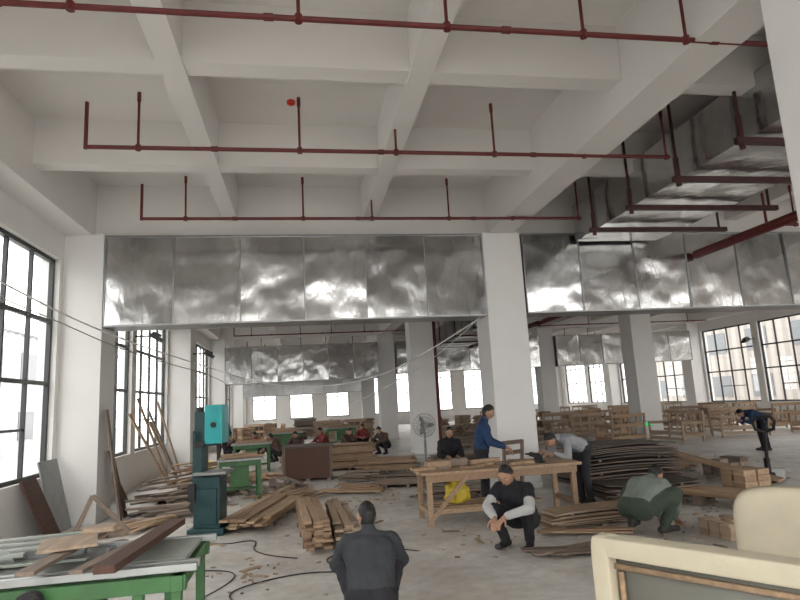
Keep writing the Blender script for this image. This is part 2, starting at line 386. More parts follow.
# ------------------------------------------------------------------ lumber
def stack(loc,rz,L,w,rows,layers,t=.03,mats=(0,),jit=.06,mat=None,name="lumber_stack",stick=True,lenvar=.15):
    s=MB(); z=.0
    if stick:
        for yy in (-L*.35,0,L*.35): s.box((0,yy,.03),(rows*w*1.02,.06,.06),1)
        z=.06
    for l in range(layers):
        nr=rows if l<layers-1 else max(1,rows-random.randint(0,max(1,rows//2)))
        for r in range(nr):
            Lr=L*(1+random.uniform(-lenvar,lenvar)); 
            s.box(((r-(rows-1)/2)*w+random.uniform(-.006,.006),random.uniform(-jit,jit)*L,z+t/2),(w*.93,Lr,t*.92),0,rz=random.uniform(-.012,.012)*jit/.06)
        z+=t
        if stick and l%5==4 and l<layers-1:
            for yy in (-L*.35,L*.35): s.box((0,yy,z+.01),(rows*w,.04,.02),1)
            z+=.02
    return s.obj(name,[mat or M_woodL,M_woodG],(loc[0],loc[1],0),rz,smooth=False)
def loose(loc,rz,n,L,w,t,spread,mat,name="loose_planks",h=.25):
    s=MB()
    for i in range(n):
        z=.02+h*(i/n)*random.random(); s.box((random.uniform(-spread,spread),random.uniform(-spread*.5,spread*.5),z+t/2),(w*random.uniform(.6,1.2),L*random.uniform(.5,1.1),t),0,rz=random.uniform(-.35,.35),rx=random.uniform(-.03,.03))
    return s.obj(name,[mat],(loc[0],loc[1],0),rz,smooth=False)

stack(R(-.03,8.6),.06,2.0,.11,3,8,.035)
stack(R(.38,8.75),.02,2.0,.11,3,6,.035,mat=M_ply)
stack(R(-.75,10.3),-.25,2.1,.13,5,4,.035)
loose(R(-.4,11.8),-.5,14,1.4,.12,.025,.5,M_woodL)
loose(R(-2.6,13.4),-.9,26,1.9,.13,.03,.8,M_woodG,h=.5)
loose(R(-2.3,11.5),-1.1,20,1.5,.12,.03,.6,M_woodG,h=.3)
loose(R(-2.9,10.3),-.6,12,1.2,.11,.025,.5,M_woodL,h=.12)
loose(R(-2.7,15.8),-.6,22,2.0,.13,.03,.7,M_woodL,h=.7)
loose(R(-1.0,13.7),.3,16,1.5,.12,.03,.6,M_woodG,h=.25)
loose(R(-1.4,15.6),.8,14,1.3,.12,.03,.5,M_woodL,h=.2)
s=MB(); s.box((0,0,.42),(1.15,.8,.72)); s.box((0,0,.80),(1.25,.9,.04),1)
for x in (-.5,0,.5): s.box((x,0,.03),(.1,.8,.06),2)
for x in (-.55,.55): s.box((x,-.41,.42),(.06,.03,.72),2)
s.obj("wooden_crate",[M_woodD,M_dply,M_woodG],(*R(-.1,15.0),0),-.05,bevel=.004)
stack(R(1.0,16.8),1.5,1.3,.14,7,16,.035)
stack(R(-.2,17.8),1.5,1.2,.14,6,10,.035)
stack(R(1.9,15.4),1.35,1.4,.14,5,9,.03)
stack(R(2.0,12.7),1.3,1.3,.13,5,6,.03,mat=M_woodG)
loose(R(1.1,14.1),1.2,12,1.1,.13,.03,.35,M_woodG,h=.4)
stack(R(3.4,13.9),1.5,1.2,.15,6,12,.03,mat=M_woodG)
loose(R(.8,12.4),1.0,10,1.2,.1,.03,.4,M_woodL,h=.1)
loose(R(2.5,10.9),1.3,12,1.2,.12,.03,.35,M_woodG,h=.25)
s=MB(); cl=[(0,10.2,1.6),(-2.2,10,1.4),(1.4,11.2,1.2),(-1.6,13,1.6),(2,7.6,1.1),(4.2,6.5,.9),(5.2,7.6,1.0),(-.6,7.0,.9),(-2.6,7.2,1.0),(.4,13.5,1.6),(7.2,10,1.6),(9,13.5,2),(-2.4,17,1.4),(6.5,12.5,1.5)]
for cx_,cy_,r_ in cl:
    for i in range(34):
        x,y=R(random.gauss(cx_,r_*.5),random.gauss(cy_,r_*.5)); 
        if x<-3.9: continue
        big=random.random()<.2
        s.box((x,y,.008),((.22 if big else .05)*random.uniform(.4,1.3),(.06 if big else .025)*random.uniform(.5,1.2),.012),random.choice((0,0,0,1)),rz=random.uniform(0,3.14))
s.obj("wood_scraps",[M_ply,M_woodG],smooth=False)

def sheets(loc,rz,w,l,n,t,bend,mat,base=.1,name="plywood_stack",off=.1,gap=.012):
    s=MB(); 
    for yy in (-l*.3,0,l*.3): s.box((0,yy,base/2),(w*.95,.09,base),1)
    z=base
    for i in range(n):
        s.sheet((random.uniform(-off,off),random.uniform(-off,off),z),w*random.uniform(.9,1),l*random.uniform(.88,1.0),t,bend*(.4+.6*i/n),random.uniform(-.05,.05),0,random.uniform(-.02,.02)); z+=t+gap
        if i%7==6:
            for yy in (-l*.3,l*.3): s.box((0,yy,z+.01),(w*.9,.05,.04),1)
            z+=.03
    return s.obj(name,[mat,M_woodG],(loc[0],loc[1],0),rz,smooth=False)
sheets(R(5.45,10.4),math.pi/2+.03,1.1,1.9,22,.014,-.04,M_dply,.12,gap=.014)
sheets(R(5.10,8.95),math.pi/2-.05,.8,1.5,8,.014,.03,M_dply,.08)
sheets(R(3.75,7.85),math.pi/2+.06,.45,1.5,9,.012,-.02,M_ply,.03,gap=.008,off=.06)
loose(R(2.95,6.50),math.pi/2+.15,8,1.4,.12,.018,.16,M_woodG,h=.06)
loose(R(3.3,7.3),math.pi/2-.2,7,1.0,.12,.018,.16,M_woodL,h=.08)
sheets(R(6.0,7.9),.45,.5,1.9,4,.02,-.01,M_woodL,.14,name="timber_slabs",gap=.006)
s=MB(); s.beam((-.6,1.0,.62),(.55,-.9,.12),.24,.05); s.beam((-.3,1.1,.5),(.75,-.7,.09),.18,.05); s.box((-.45,.75,.24),(.4,.3,.46),1)
s.obj("leaning_timber",[M_woodL,M_woodG],(*R(7.1,10.0),0),0)
def blocks(loc,rz,nx,ny,nz,d,mat,name="block_pile"):
    s=MB()
    for k in range(nz):
        for i in range(nx):
            for j in range(ny):
                if k==nz-1 and random.random()<.35: continue
                s.box(((i-(nx-1)/2)*d[0]*1.04,(j-(ny-1)/2)*d[1]*1.05,(k+.5)*d[2]),(d[0]*.95,d[1]*random.uniform(.85,1),d[2]*.95),0,rz=random.uniform(-.06,.06))
    return s.obj(name,[mat],(loc[0],loc[1],0),rz,smooth=False)
blocks(R(4.95,6.65),.1,7,3,5,(.10,.16,.036),M_ply)
blocks(R(6.7,8.7),.1,2,2,5,(.24,.24,.085),M_woodL)
blocks(R(8.0,10.9),.1,3,2,4,(.22,.24,.08),M_woodG)
stack(R(7.3,12.4),.9,1.6,.13,5,3,.03)
loose(R(8.0,13.6),1.2,14,1.6,.13,.03,.6,M_woodL,h=.15)

def lean(name,y,w,L,t,foot,mat,tilt=0,x=XL):
    s=MB(); top=math.sqrt(max(.01,L*L-foot*foot))
    a=Vector((foot,0,0)); b=Vector((t+.01,tilt,top)); wv=Vector((0,w,0)); nrm=(b-a).cross(wv).normalized()*t
    if nrm.x<0: nrm=-nrm
    vs=[a,a+wv,b+wv,b,a+nrm,a+wv+nrm,b+wv+nrm,b+nrm]
    mn=min(v.z for v in vs)
    vs=[v-Vector((0,0,mn)) for v in vs]
    s.add(vs,[(0,1,2,3),(7,6,5,4),(0,4,5,1),(1,5,6,2),(2,6,7,3),(3,7,4,0)])
    return s.obj(name,[mat],(x+.005,y,0),0,smooth=False)
lean("leaning_board",9.60,.5,1.0,.03,.45,M_woodD)
lean("leaning_panel",10.2,.72,1.15,.02,.3,M_grey)
lean("leaning_board",12.1,.1,1.6,.03,.5,M_woodL,.1); lean("leaning_board",12.45,.12,1.9,.03,.6,M_woodG,.3)
lean("leaning_board",13.2,.25,1.1,.03,.5,M_woodD)
lean("leaning_board",15.4,.14,2.0,.03,.9,M_woodL,-.4); lean("leaning_board",15.9,.14,2.3,.03,.8,M_woodL,-.2); lean("leaning_board",16.4,.16,2.1,.03,.9,M_woodG,.3)
lean("leaning_board",17.2,.3,1.7,.03,.7,M_woodL,-.3); lean("leaning_board",17.8,.12,2.2,.03,.7,M_woodL)
lean("leaning_board",11.1,.13,1.9,.03,.32,M_woodG,x=-3.43)
lean("leaning_board",11.35,.2,1.2,.03,.32,M_woodD,x=-3.43)
s=MB(); s.beam((0,0,.04),(.75,.25,.04),.05,.07); s.beam((.03,0,.06),(.25,.1,.62),.05,.06); s.beam((.72,.24,.06),(.25,.1,.62),.05,.06)
s.obj("triangular_wood_frame",[M_woodG],(*R(-3.45,9.5),0),0,bevel=.003)
s=MB(); s.beam((0,0,.03),(1.0,.9,.03),.1,.05); s.beam((.1,-.2,.08),(1.2,.6,.08),.12,.04); s.beam((-.2,.3,.03),(.5,1.1,.03),.14,.04); s.box((.3,.2,.13),(.5,.35,.03),1,rz=.5)
s.obj("loose_planks",[M_woodG,M_woodL],(*R(-3.1,8.1),0),0,smooth=False)

# ------------------------------------------------------------------ panel saw (green frame)
s=MB()
X0,X1,Y0,Y1,H=-3.1,-.72,3.95,4.95,.84
cx,cy=(X0+X1)/2,(Y0+Y1)/2; lx,ly=X1-X0,Y1-Y0
s.box((0,-ly/2+.05,.74),(lx,.07,.09),0); s.box((0,ly/2-.05,.74),(lx,.07,.09),0)
for x in (-lx/2+.05,lx/2-.05): s.box((x,0,.74),(.07,ly,.09),0)
for x in (-lx/2+.1,-.45,.45,lx/2-.28,lx/2-.06):
    for y in (-ly/2+.07,ly/2-.07): s.box((x,y,.36),(.06,.06,.70),0); s.box((x,y,.012),(.13,.13,.024),0)
s.box((lx/2-.17,0,.25),(.05,ly-.1,.05),0); s.box((0,ly/2-.07,.2),(lx-.2,.05,.05),0)
s.box((.15,0.05,.5),(.7,.45,.4),0)
s.cyl((.15,-.35,.42),(.15,-.15,.42),.1,n=18,mi=4)
s.box((-.3,.05,.805),(1.7,.7,.04),1)
for y in (-.44,-.34,.4): s.box((0,y,.82),(lx+.12,.045,.045),2)
s.box((.9,.05,.82),(.5,.6,.03),3)
s.box((-.2,.2,.85),(1.2,.05,.06),2)
s.box((-.55,-.2,.835),(1.1,.2,.02),3); s.box((-.2,-.06,.845),(1.4,.08,.02),3)
s.cyl((.35,-.52,.72),(.35,-.58,.72),.075,n=20,mi=4); s.cyl((.40,-.58,.75),(.40,-.65,.75),.012,n=8,mi=4)
s.cyl((-.1,.02,.82),(-.1,.03,.82),.12,n=24,mi=2)
s.obj("panel_saw",[M_green,M_iron,M_alu,M_pale,M_black],(cx,cy,-.0),0,bevel=.004)
s=MB(); s.beam((-1.12,3.75,.905),(-.98,5.05,.92),.12,.045,0); s.obj("wood_plank",[M_woodD],smooth=False)
s=MB(); s.beam((-1.3,3.85,.885),(-1.06,4.95,.885),.08,.02,0); s.beam((-1.55,3.8,.91),(-1.5,4.9,.91),.1,.025,0); s.obj("wood_plank",[M_woodG],smooth=False)
s=MB(); s.box((-1.55,4.45,.94),(.34,.42,.018),0,rz=.3); s.box((-1.45,4.75,.965),(.2,.16,.03),0,rz=.1); s.obj("plywood_offcut",[M_ply],smooth=False)
s=MB()
for i in range(4): s.beam((-3.0,4.15+i*.18,.90+.008*i),(-1.8+.1*i,4.4+i*.16,.90+.008*i),.08,.016,0)
s.obj("laminate_strips",[M_pale],smooth=False)

# ------------------------------------------------------------------ band saw
s=MB()
s.box((0,0,.05),(.52,.52,.1),0); s.box((0,0,.45),(.38,.38,.72),0); s.box((-.15,.0,1.1),(.14,.3,.75),0)
s.box((-.04,0,1.5),(.30,.3,.5),0); s.box((.10,-.02,1.56),(.26,.34,.56),1); s.cyl((.1,-.22,1.55),(.1,-.18,1.55),.04,n=14,mi=2)
s.cyl((-.12,-.1,1.74),(-.12,-.1,1.82),.05,n=14,mi=2)
s.box((.06,-.02,.86),(.48,.48,.04),3); s.box((.12,-.02,1.18),(.03,.05,.3),2); s.box((.12,-.02,1.05),(.012,.02,.4),4)
s.box((-.2,-.22,.6),(.1,.06,.25),2); s.cyl((-.27,.15,.35),(-.27,.4,.35),.1,n=16,mi=2); s.box((.0,-.2,.4),(.3,.03,.5),0)
s.box((-.1,-.17,1.28),(.14,.1,.1),2)
s.obj("band_saw",[M_teal,M_cyan,M_black,M_iron,M_alu],(*R(-1.50,9.4),0),-.15,bevel=.01)
def green_table(loc,rz,w=1.1,d=.7,h=.8,stuff=True):
    s=MB(); s.box((0,0,h-.02),(w,d,.04),1); s.box((0,0,h-.09),(w-.1,d-.1,.1),0)
    for x in (-w/2+.08,w/2-.08):
        for y in (-d/2+.08,d/2-.08): s.box((x,y,(h-.1)/2),(.07,.07,h-.1),0)
    s.box((0,0,.2),(w-.15,.04,.05),0); s.box((0,0,.45),(.35,.35,.4),0)
    if stuff:
        s.box((0,.1,h+.04),(w*.8,.05,.08),2); s.box((.1,-.1,h+.02),(w*.9,.12,.03),2,rz=.2)
    s.obj("table_saw",[M_green,M_iron,M_woodL],(loc[0],loc[1],0),rz,bevel=.004)
green_table(R(-1.45,12.6),.15,.9); green_table(R(-1.7,17.7),.1,1.1); green_table(R(-1.0,23.6),0,1.3); green_table(R(1.2,25.5),.1,1.3)
s=MB(); s.cyl((0,0,0),(0,0,.32),.13,.16,18); s.torus((0,0,.32),.16,.012); s.obj("yellow_bucket",[M_yellow],(*R(-3.0,18.2),.0))

# ------------------------------------------------------------------ workbench
s=MB(); bw_,bd,bh=2.45,.85,.74
for i in range(5): s.box((0,-bd/2+bd*(i+.5)/5,bh-.02),(bw_*random.uniform(.97,1),bd/5*.96,.04),0)
s.box((0,-bd/2+.06,bh-.09),(bw_-.2,.04,.1),0); s.box((0,bd/2-.06,bh-.09),(bw_-.2,.04,.1),0)
for x in (-bw_/2+.15,0.2,bw_/2-.15):
    for y in (-bd/2+.08,bd/2-.08): s.box((x,y,(bh-.04)/2),(.07,.07,bh-.04),0)
    s.box((x,0,.18),(.05,bd-.1,.07),0)
s.box((-.3,-bd/2+.08,.2),(1.3,.04,.07),0); s.beam((-bw_/2+.15,-bd/2+.05,.1),(-bw_/2+.7,-bd/2+.05,.66),.03,.06,0)
for y in (-.2,0,.2): s.box((-.2,y,.235),(1.6,.14,.02),0)
s.obj("workbench",[M_woodL],(*R(2.68,8.8),0),.0,bevel=.004)
bx,by=R(2.68,8.8)
s=MB()
for i in range(12):
    s.box((random.uniform(-1.0,.6),random.uniform(-.3,.3),bh+.02),(random.uniform(.15,.6),random.uniform(.05,.12),.035),random.choice((0,0,1)),rz=random.uniform(-.6,.6))
s.box((-.85,.05,bh+.06),(.35,.25,.1),0); s.box((-.5,.2,bh+.06),(.25,.2,.1),1); s.box((-.1,.15,bh+.05),(.5,.1,.06),0,rz=.2)
s.obj("wood_offcuts",[M_woodL,M_woodG],(bx,by,0),smooth=False)
s=MB(); s.box((0,0,.05),(.08,.1,.1),0); s.cyl((0,-.02,.1),(0,.14,.12),.035,n=12,mi=1); s.cyl((0,.14,.12),(0,.22,.12),.015,n=8,mi=0); s.box((0,.0,.02),(.1,.16,.03),1)
s.obj("cordless_drill",[M_black,M_black],(bx+.62,by-.2,bh+.003),.6,bevel=.004)
s=MB()
def bagfn(p):
    n_=noise.noise(p*2.3)*.45+noise.noise(p*6)*.2
    q=p*(1+n_); 
    if q.z<-.6: q.z=-.6
    return q
s.ell((0,0,.14),(.17,.13,.2),mi=0,n=28,m=20,fn=bagfn); s.cyl((0,0,.29),(.02,0,.38),.03,.05,10,0)
s.obj("yellow_plastic_bag",[M_yellow],(bx-.62,by-.1,.245),ang=None)
def chair_frame(loc,rz,mat=M_woodL):
    s=MB()
    for x in (-.2,.2):
        s.beam((x,.2,0),(x,.2,.44),.045,.045); s.beam((x,-.2,0),(x*1.05,-.3,.98),.045,.05); s.beam((x,-.22,.42),(x,.2,.42),.04,.06)
    s.beam((-.2,.2,.42),(.2,.2,.42),.04,.06); s.beam((-.2,-.22,.42),(.2,-.22,.42),.04,.06)
    for z,y in ((.6,-.24),(.78,-.265),(.95,-.295)): s.beam((-.21,y,z),(.21,y,z),.02,.07)
    s.box((0,0,.46),(.42,.42,.02))
    return s.obj("wooden_chair",[mat],(loc[0],loc[1],0),rz,bevel=.004)
ch0=chair_frame(R(3.3,10.3),.4,M_woodG); chair_frame(R(4.9,13.0),2.4,M_woodG)
def sofa_frame(loc,rz,w=1.3,mat=M_woodL):
    s=MB(); d=.75
    for x in (-w/2,w/2):
        s.beam((x,d/2,0),(x,d/2,.6),.05,.06); s.beam((x,-d/2,0),(x,-d/2-.08,.95),.05,.06); s.beam((x,-d/2,.58),(x,d/2+.03,.6),.05,.09); s.beam((x,-d/2,.22),(x,d/2,.22),.04,.09)
    for y,z in ((d/2,.3),(d/2,.12),(-d/2-.02,.22),(-d/2-.07,.9),(-d/2-.05,.6)): s.beam((-w/2,y,z),(w/2,y,z),.04,.1)
    for k in range(1,4): s.beam((-w/2+w*k/4,-d/2,.25),(-w/2+w*k/4,d/2,.28),.06,.03); s.beam((-w/2+w*k/4,-d/2-.02,.25),(-w/2+w*k/4,-d/2-.08,.9),.03,.05)
    return s.obj("wooden_sofa_frame",[mat],(loc[0],loc[1],0),rz,smooth=False)

def fan(loc,rz,h,r,name="pedestal_fan",mt=None):
    s=MB(); s.cyl((0,0,0),(0,0,.04),.24,.22,24,0); s.cyl((0,0,.04),(0,0,h-.05),.025,n=12,mi=0); s.cyl((0,0,.3),(0,0,h*.6),.035,n=12,mi=0)
    Mx=Euler((math.pi/2,0,0)).to_matrix()
    for yy,rr in ((-.16,r*.35),(-.13,r*.7),(-.08,r),(0,r),(.05,r*.7)): s.torus((0,yy,h),rr,.005,Mx,0)
    for k in range(24):
        t=2*math.pi*k/24; dx,dz=math.cos(t),math.sin(t)
        s.cyl((dx*.05,-.17,h+dz*.05),(dx*r,-.08,h+dz*r),.003,n=5,mi=0); s.cyl((dx*.05,.07,h+dz*.05),(dx*r,0,h+dz*r),.003,n=5,mi=0)
    s.cyl((0,0,h),(0,.2,h),.075,.06,16,0); s.cyl((0,-.12,h),(0,-.02,h),.045,n=14,mi=0); s.cyl((0,-.175,h),(0,-.165,h),.07,n=16,mi=0)
    for k in range(3):
        t=2*math.pi*k/3; c=Vector((math.cos(t)*r*.5,-.06,h+math.sin(t)*r*.5))
        Mb=Euler((math.pi/2,0,0)).to_matrix()@Euler((0,0,t)).to_matrix()@Euler((.5,0,0)).to_matrix()
        s.ell(c,(r*.4,r*.2,.006),Mb,1)
    s.obj(name,[mt or M_black,M_grey],(loc[0],loc[1],0),rz)
fan(R(3.1,16.5),.1,1.05,.32,mt=M_grey)
s=MB()
s.box((-.17,.55,.075),(.15,1.1,.05),1); s.box((.17,.55,.075),(.15,1.1,.05),1); s.box((0,-.02,.14),(.5,.16,.18),1)
s.cyl((-.08,-.16,.09),(-.02,-.16,.09),.09,n=18,mi=0); s.cyl((.02,-.16,.09),(.08,-.16,.09),.09,n=18,mi=0)
for x in (-.17,.17): s.cyl((x-.05,1.0,.04),(x+.05,1.0,.04),.04,n=14,mi=0)
s.cyl((0,-.12,.1),(0,-.12,.42),.05,n=14,mi=0); s.cyl((0,-.13,.3),(0,-.27,.88),.028,n=10,mi=0)
pts=[(-.0,-.27,.87),(-.14,-.29,.93),(-.17,-.31,1.06),(-.1,-.33,1.15),(.1,-.33,1.15),(.17,-.31,1.06),(.14,-.29,.93),(0,-.27,.87)]
for a,b in zip(pts[:-1],pts[1:]): s.cyl(a,b,.026,n=8,mi=0,capsule=True)
s.cyl((-.03,-.33,1.15),(.02,-.3,1.02),.014,n=8,mi=0)
s.obj("hand_pallet_truck",[M_black,M_iron],(*R(7.95,9.75),0),-.5)

# ------------------------------------------------------------------ cream upholstery
def rbox(s,c,d,mi=0,rz=0,e=5,n=28,m=18):
    Rm=Euler((0,0,rz)).to_matrix(); vs=[]
    def sp(a,pw): return math.copysign(abs(a)**pw,a)
    k=2/e
    fs=[];c=Vector(c)
    for i in range(m+1):
        ph=-math.pi/2+math.pi*i/m
        for j in range(n):
            t=2*math.pi*j/n
            p=Vector((sp(math.cos(ph),k)*sp(math.cos(t),k)*d[0]/2,sp(math.cos(ph),k)*sp(math.sin(t),k)*d[1]/2,sp(math.sin(ph),k)*d[2]/2)); vs.append(c+Rm@p)
    for i in range(m):
        for j in range(n): j2=(j+1)%n; fs.append((i*n+j,i*n+j2,(i+1)*n+j2,(i+1)*n+j))
    s.add(vs,fs,mi)
s=MB(); L=1.75; H=.98
rbox(s,(0,0,H-.05),(L,.14,.1),0,e=10); rbox(s,(-L/2+.05,0,H/2),(.1,.14,H),0,e=10); rbox(s,(L/2-.05,0,H/2),(.1,.14,H),0,e=10); rbox(s,(0,0,.06),(L,.14,.1),0,e=10)
s.box((0,.03,H/2),(L-.12,.03,H-.12),1); s.box((0,-.0,H-.15),(L-.2,.025,.025),2); s.box((-L/2+.13,-.0,H/2-.05),(.025,.025,H-.25),2); s.box((.3,-.0,H/2-.05),(.03,.025,H-.25),2)
rbox(s,(0,.4,.25),(L,.75,.42),0,e=7); rbox(s,(-L/2+.08,.42,.42),(.16,.75,.6),0,e=6); rbox(s,(L/2-.08,.42,.42),(.16,.75,.6),0,e=6)
a=Vector((1.55,3.14)); b=Vector((2.50,1.70)); ang=math.atan2(b.y-a.y,b.x-a.x); mid=(a+b)/2
s.obj("upholstered_sofa",[M_cream,M_lining,M_woodL],(mid.x,mid.y,0.01),ang,ang=None)
s=MB(); rbox(s,(0,0,.57),(1.0,.2,.86),0,e=5); rbox(s,(0,.42,.3),(.8,.75,.36),0,e=5); rbox(s,(-.42,.38,.40),(.15,.7,.5),0,e=5); rbox(s,(.42,.38,.40),(.15,.7,.5),0,e=5)
for x in (-.36,.36):
    for y in (0,.68): s.cyl((x,y,0),(x,y,.15),.02,.03,10,1)
s.obj("upholstered_armchair",[M_cream,M_woodD],(3.50,3.80,0),-.72,ang=None)

# ------------------------------------------------------------------ people
def do_remesh(vs,fs,vox,it):
    me=bpy.data.meshes.new("tmp"); me.from_pydata([tuple(v) for v in vs],[],fs); me.update()
    o=bpy.data.objects.new("tmp",me); COL.objects.link(o)
    r=o.modifiers.new("r",'REMESH'); r.mode='VOXEL'; r.voxel_size=vox
    sm=o.modifiers.new("s",'SMOOTH'); sm.factor=.5; sm.iterations=it
    dg=bpy.context.evaluated_depsgraph_get(); dg.update(); e=o.evaluated_get(dg); m2=e.to_mesh()
    V=[tuple(v.co) for v in m2.vertices]; F=[tuple(p.vertices) for p in m2.polygons]
    e.to_mesh_clear(); bpy.data.objects.remove(o); bpy.data.meshes.remove(me); return V,F
def remeshed(caps,vox,it):
    t=MB()
    for a,b,r1,r2,mi in caps: t.cyl(a,b,r1,r2,12,0,capsule=True)
    V,F=do_remesh(t.v,t.f,vox,it)
    Vn=np.array(V); C=np.array([Vn[list(f)].mean(axis=0) for f in F])
    best=np.full(len(C),1e9); idx=np.zeros(len(C),int)
    for a,b,r1,r2,mi in caps:
        a=np.array(a);b=np.array(b);d=b-a;L=max(d@d,1e-9); tt=np.clip(((C-a)@d)/L,0,1)
        q=np.linalg.norm(C-(a+tt[:,None]*d),axis=1)-(r1+(r2-r1)*tt)
        k=q<best; best[k]=q[k]; idx[k]=mi
    return V,F,[int(i) for i in idx]
def hand(mb,W,d,n,side):
    W=Vector(W); d=Vector(d).normalized(); n=Vector(n); n=(n-d*n.dot(d)).normalized(); s=d.cross(n)*side
    caps=[(W-d*.03,W+d*.02,.024,.024,0)]
    for k in (-.027,-.009,.009,.027): caps.append((W+d*.015+s*k*.6,W+d*.085+s*k,.017,.0145,0))
    for k,L in ((-.030,.058),(-.010,.074),(.011,.080),(.031,.072)):
        p=W+d*.09+s*k; dd=d.copy()
        for j,f in enumerate((.45,.32,.23)):
            a=(.35,.5,.4)[j]; dd=(dd*math.cos(a)+n*math.sin(a)).normalized(); q=p+dd*L*f
            caps.append((p,q,.0095-.0008*j,.0088-.0008*j,0)); p=q
    p=W+d*.025+s*.026; dd=(s*.75+d*.6+n*.3).normalized(); q=p+dd*.04; caps.append((p,q,.014,.0115,0)); dd=(s*.3+d*.8+n*.45).normalized(); q2=q+dd*.03; caps.append((q,q2,.0115,.010,0)); caps.append((q2,q2+dd*.022,.010,.0085,0))
    V,F,_=remeshed([(tuple(a),tuple(b),r1,r2,m) for a,b,r1,r2,m in caps],.0045,2)
    mb.add(V,F,0)
def head(mb,H,f,up,sc=1.0,hairy=1):
    H=Vector(H); f=Vector(f).normalized(); up=Vector(up); x=f.cross(up).normalized(); up=x.cross(f).normalized()
    M=Matrix((x,f,up)).transposed(); a,b,c=.078*sc,.096*sc,.118*sc
    def hf(p):
        X,Y,Z=p
        if Z<0:
            k=-Z; X*=1-.26*k*k-.05*k
            if Y<0: Y*=1-.5*k
            else: Y*=1+.04*k
        if Y>0:
            Y*=.95
            g=math.exp(-((X/.15)**2+((Z+.17)/.17)**2)); Y+=.21*g
            g=math.exp(-((X/.10)**2+((Z-.02)/.2)**2)); Y+=.06*g
            g=math.exp(-(((abs(X)-.38)/.2)**2+((Z-.0)/.12)**2)); Y-=.09*g
            g=math.exp(-((X/.4)**2+((Z-.22)/.1)**2)); Y+=.035*g
            g=math.exp(-((X/.22)**2+((Z+.52)/.1)**2)); Y+=.05*g
            g=math.exp(-((X/.3)**2+((Z+.88)/.16)**2)); Y+=.09*g
        return Vector((X,Y,Z))
    mb.ell(H,(a,b,c),M,0,36,hf,28)
    P=lambda X,Y,Z: H+M@Vector((X*a,Y*b,Z*c))
    for sgn in (-1,1):
        mb.ell(P(sgn*.38,.80,0),(.015*sc,.009*sc,.007*sc),M,5,12); mb.ell(P(sgn*.38,.87,0),(.006*sc,.006*sc,.006*sc),M,4,10)
        mb.ell(P(sgn*.38,.86,.2),(.018*sc,.006*sc,.004*sc),M,4,10)
        mb.ell(P(sgn*1.03,-.08,-.08),(.010*sc,.019*sc,.031*sc),M@Euler((0,0,sgn*-.35)).to_matrix(),0,12)
    mb.ell(P(0,.93,-.50),(.024*sc,.007*sc,.007*sc),M,7,14)
    def hr(p):
        h=p.z+.38-1.05*max(0,p.y+.12)-.25*max(0,abs(p.x)-.7); k=min(1,max(0,h*2.6)); k=k*k*(3-2*k)
        n_=noise.noise(p*6+Vector((H.x,H.y,0)))*.035
        return p*(.93+.135*k+n_*k)
    if hairy: mb.ell(P(0,-.03,.0),(a,b,c),M,4,40,hr,30)
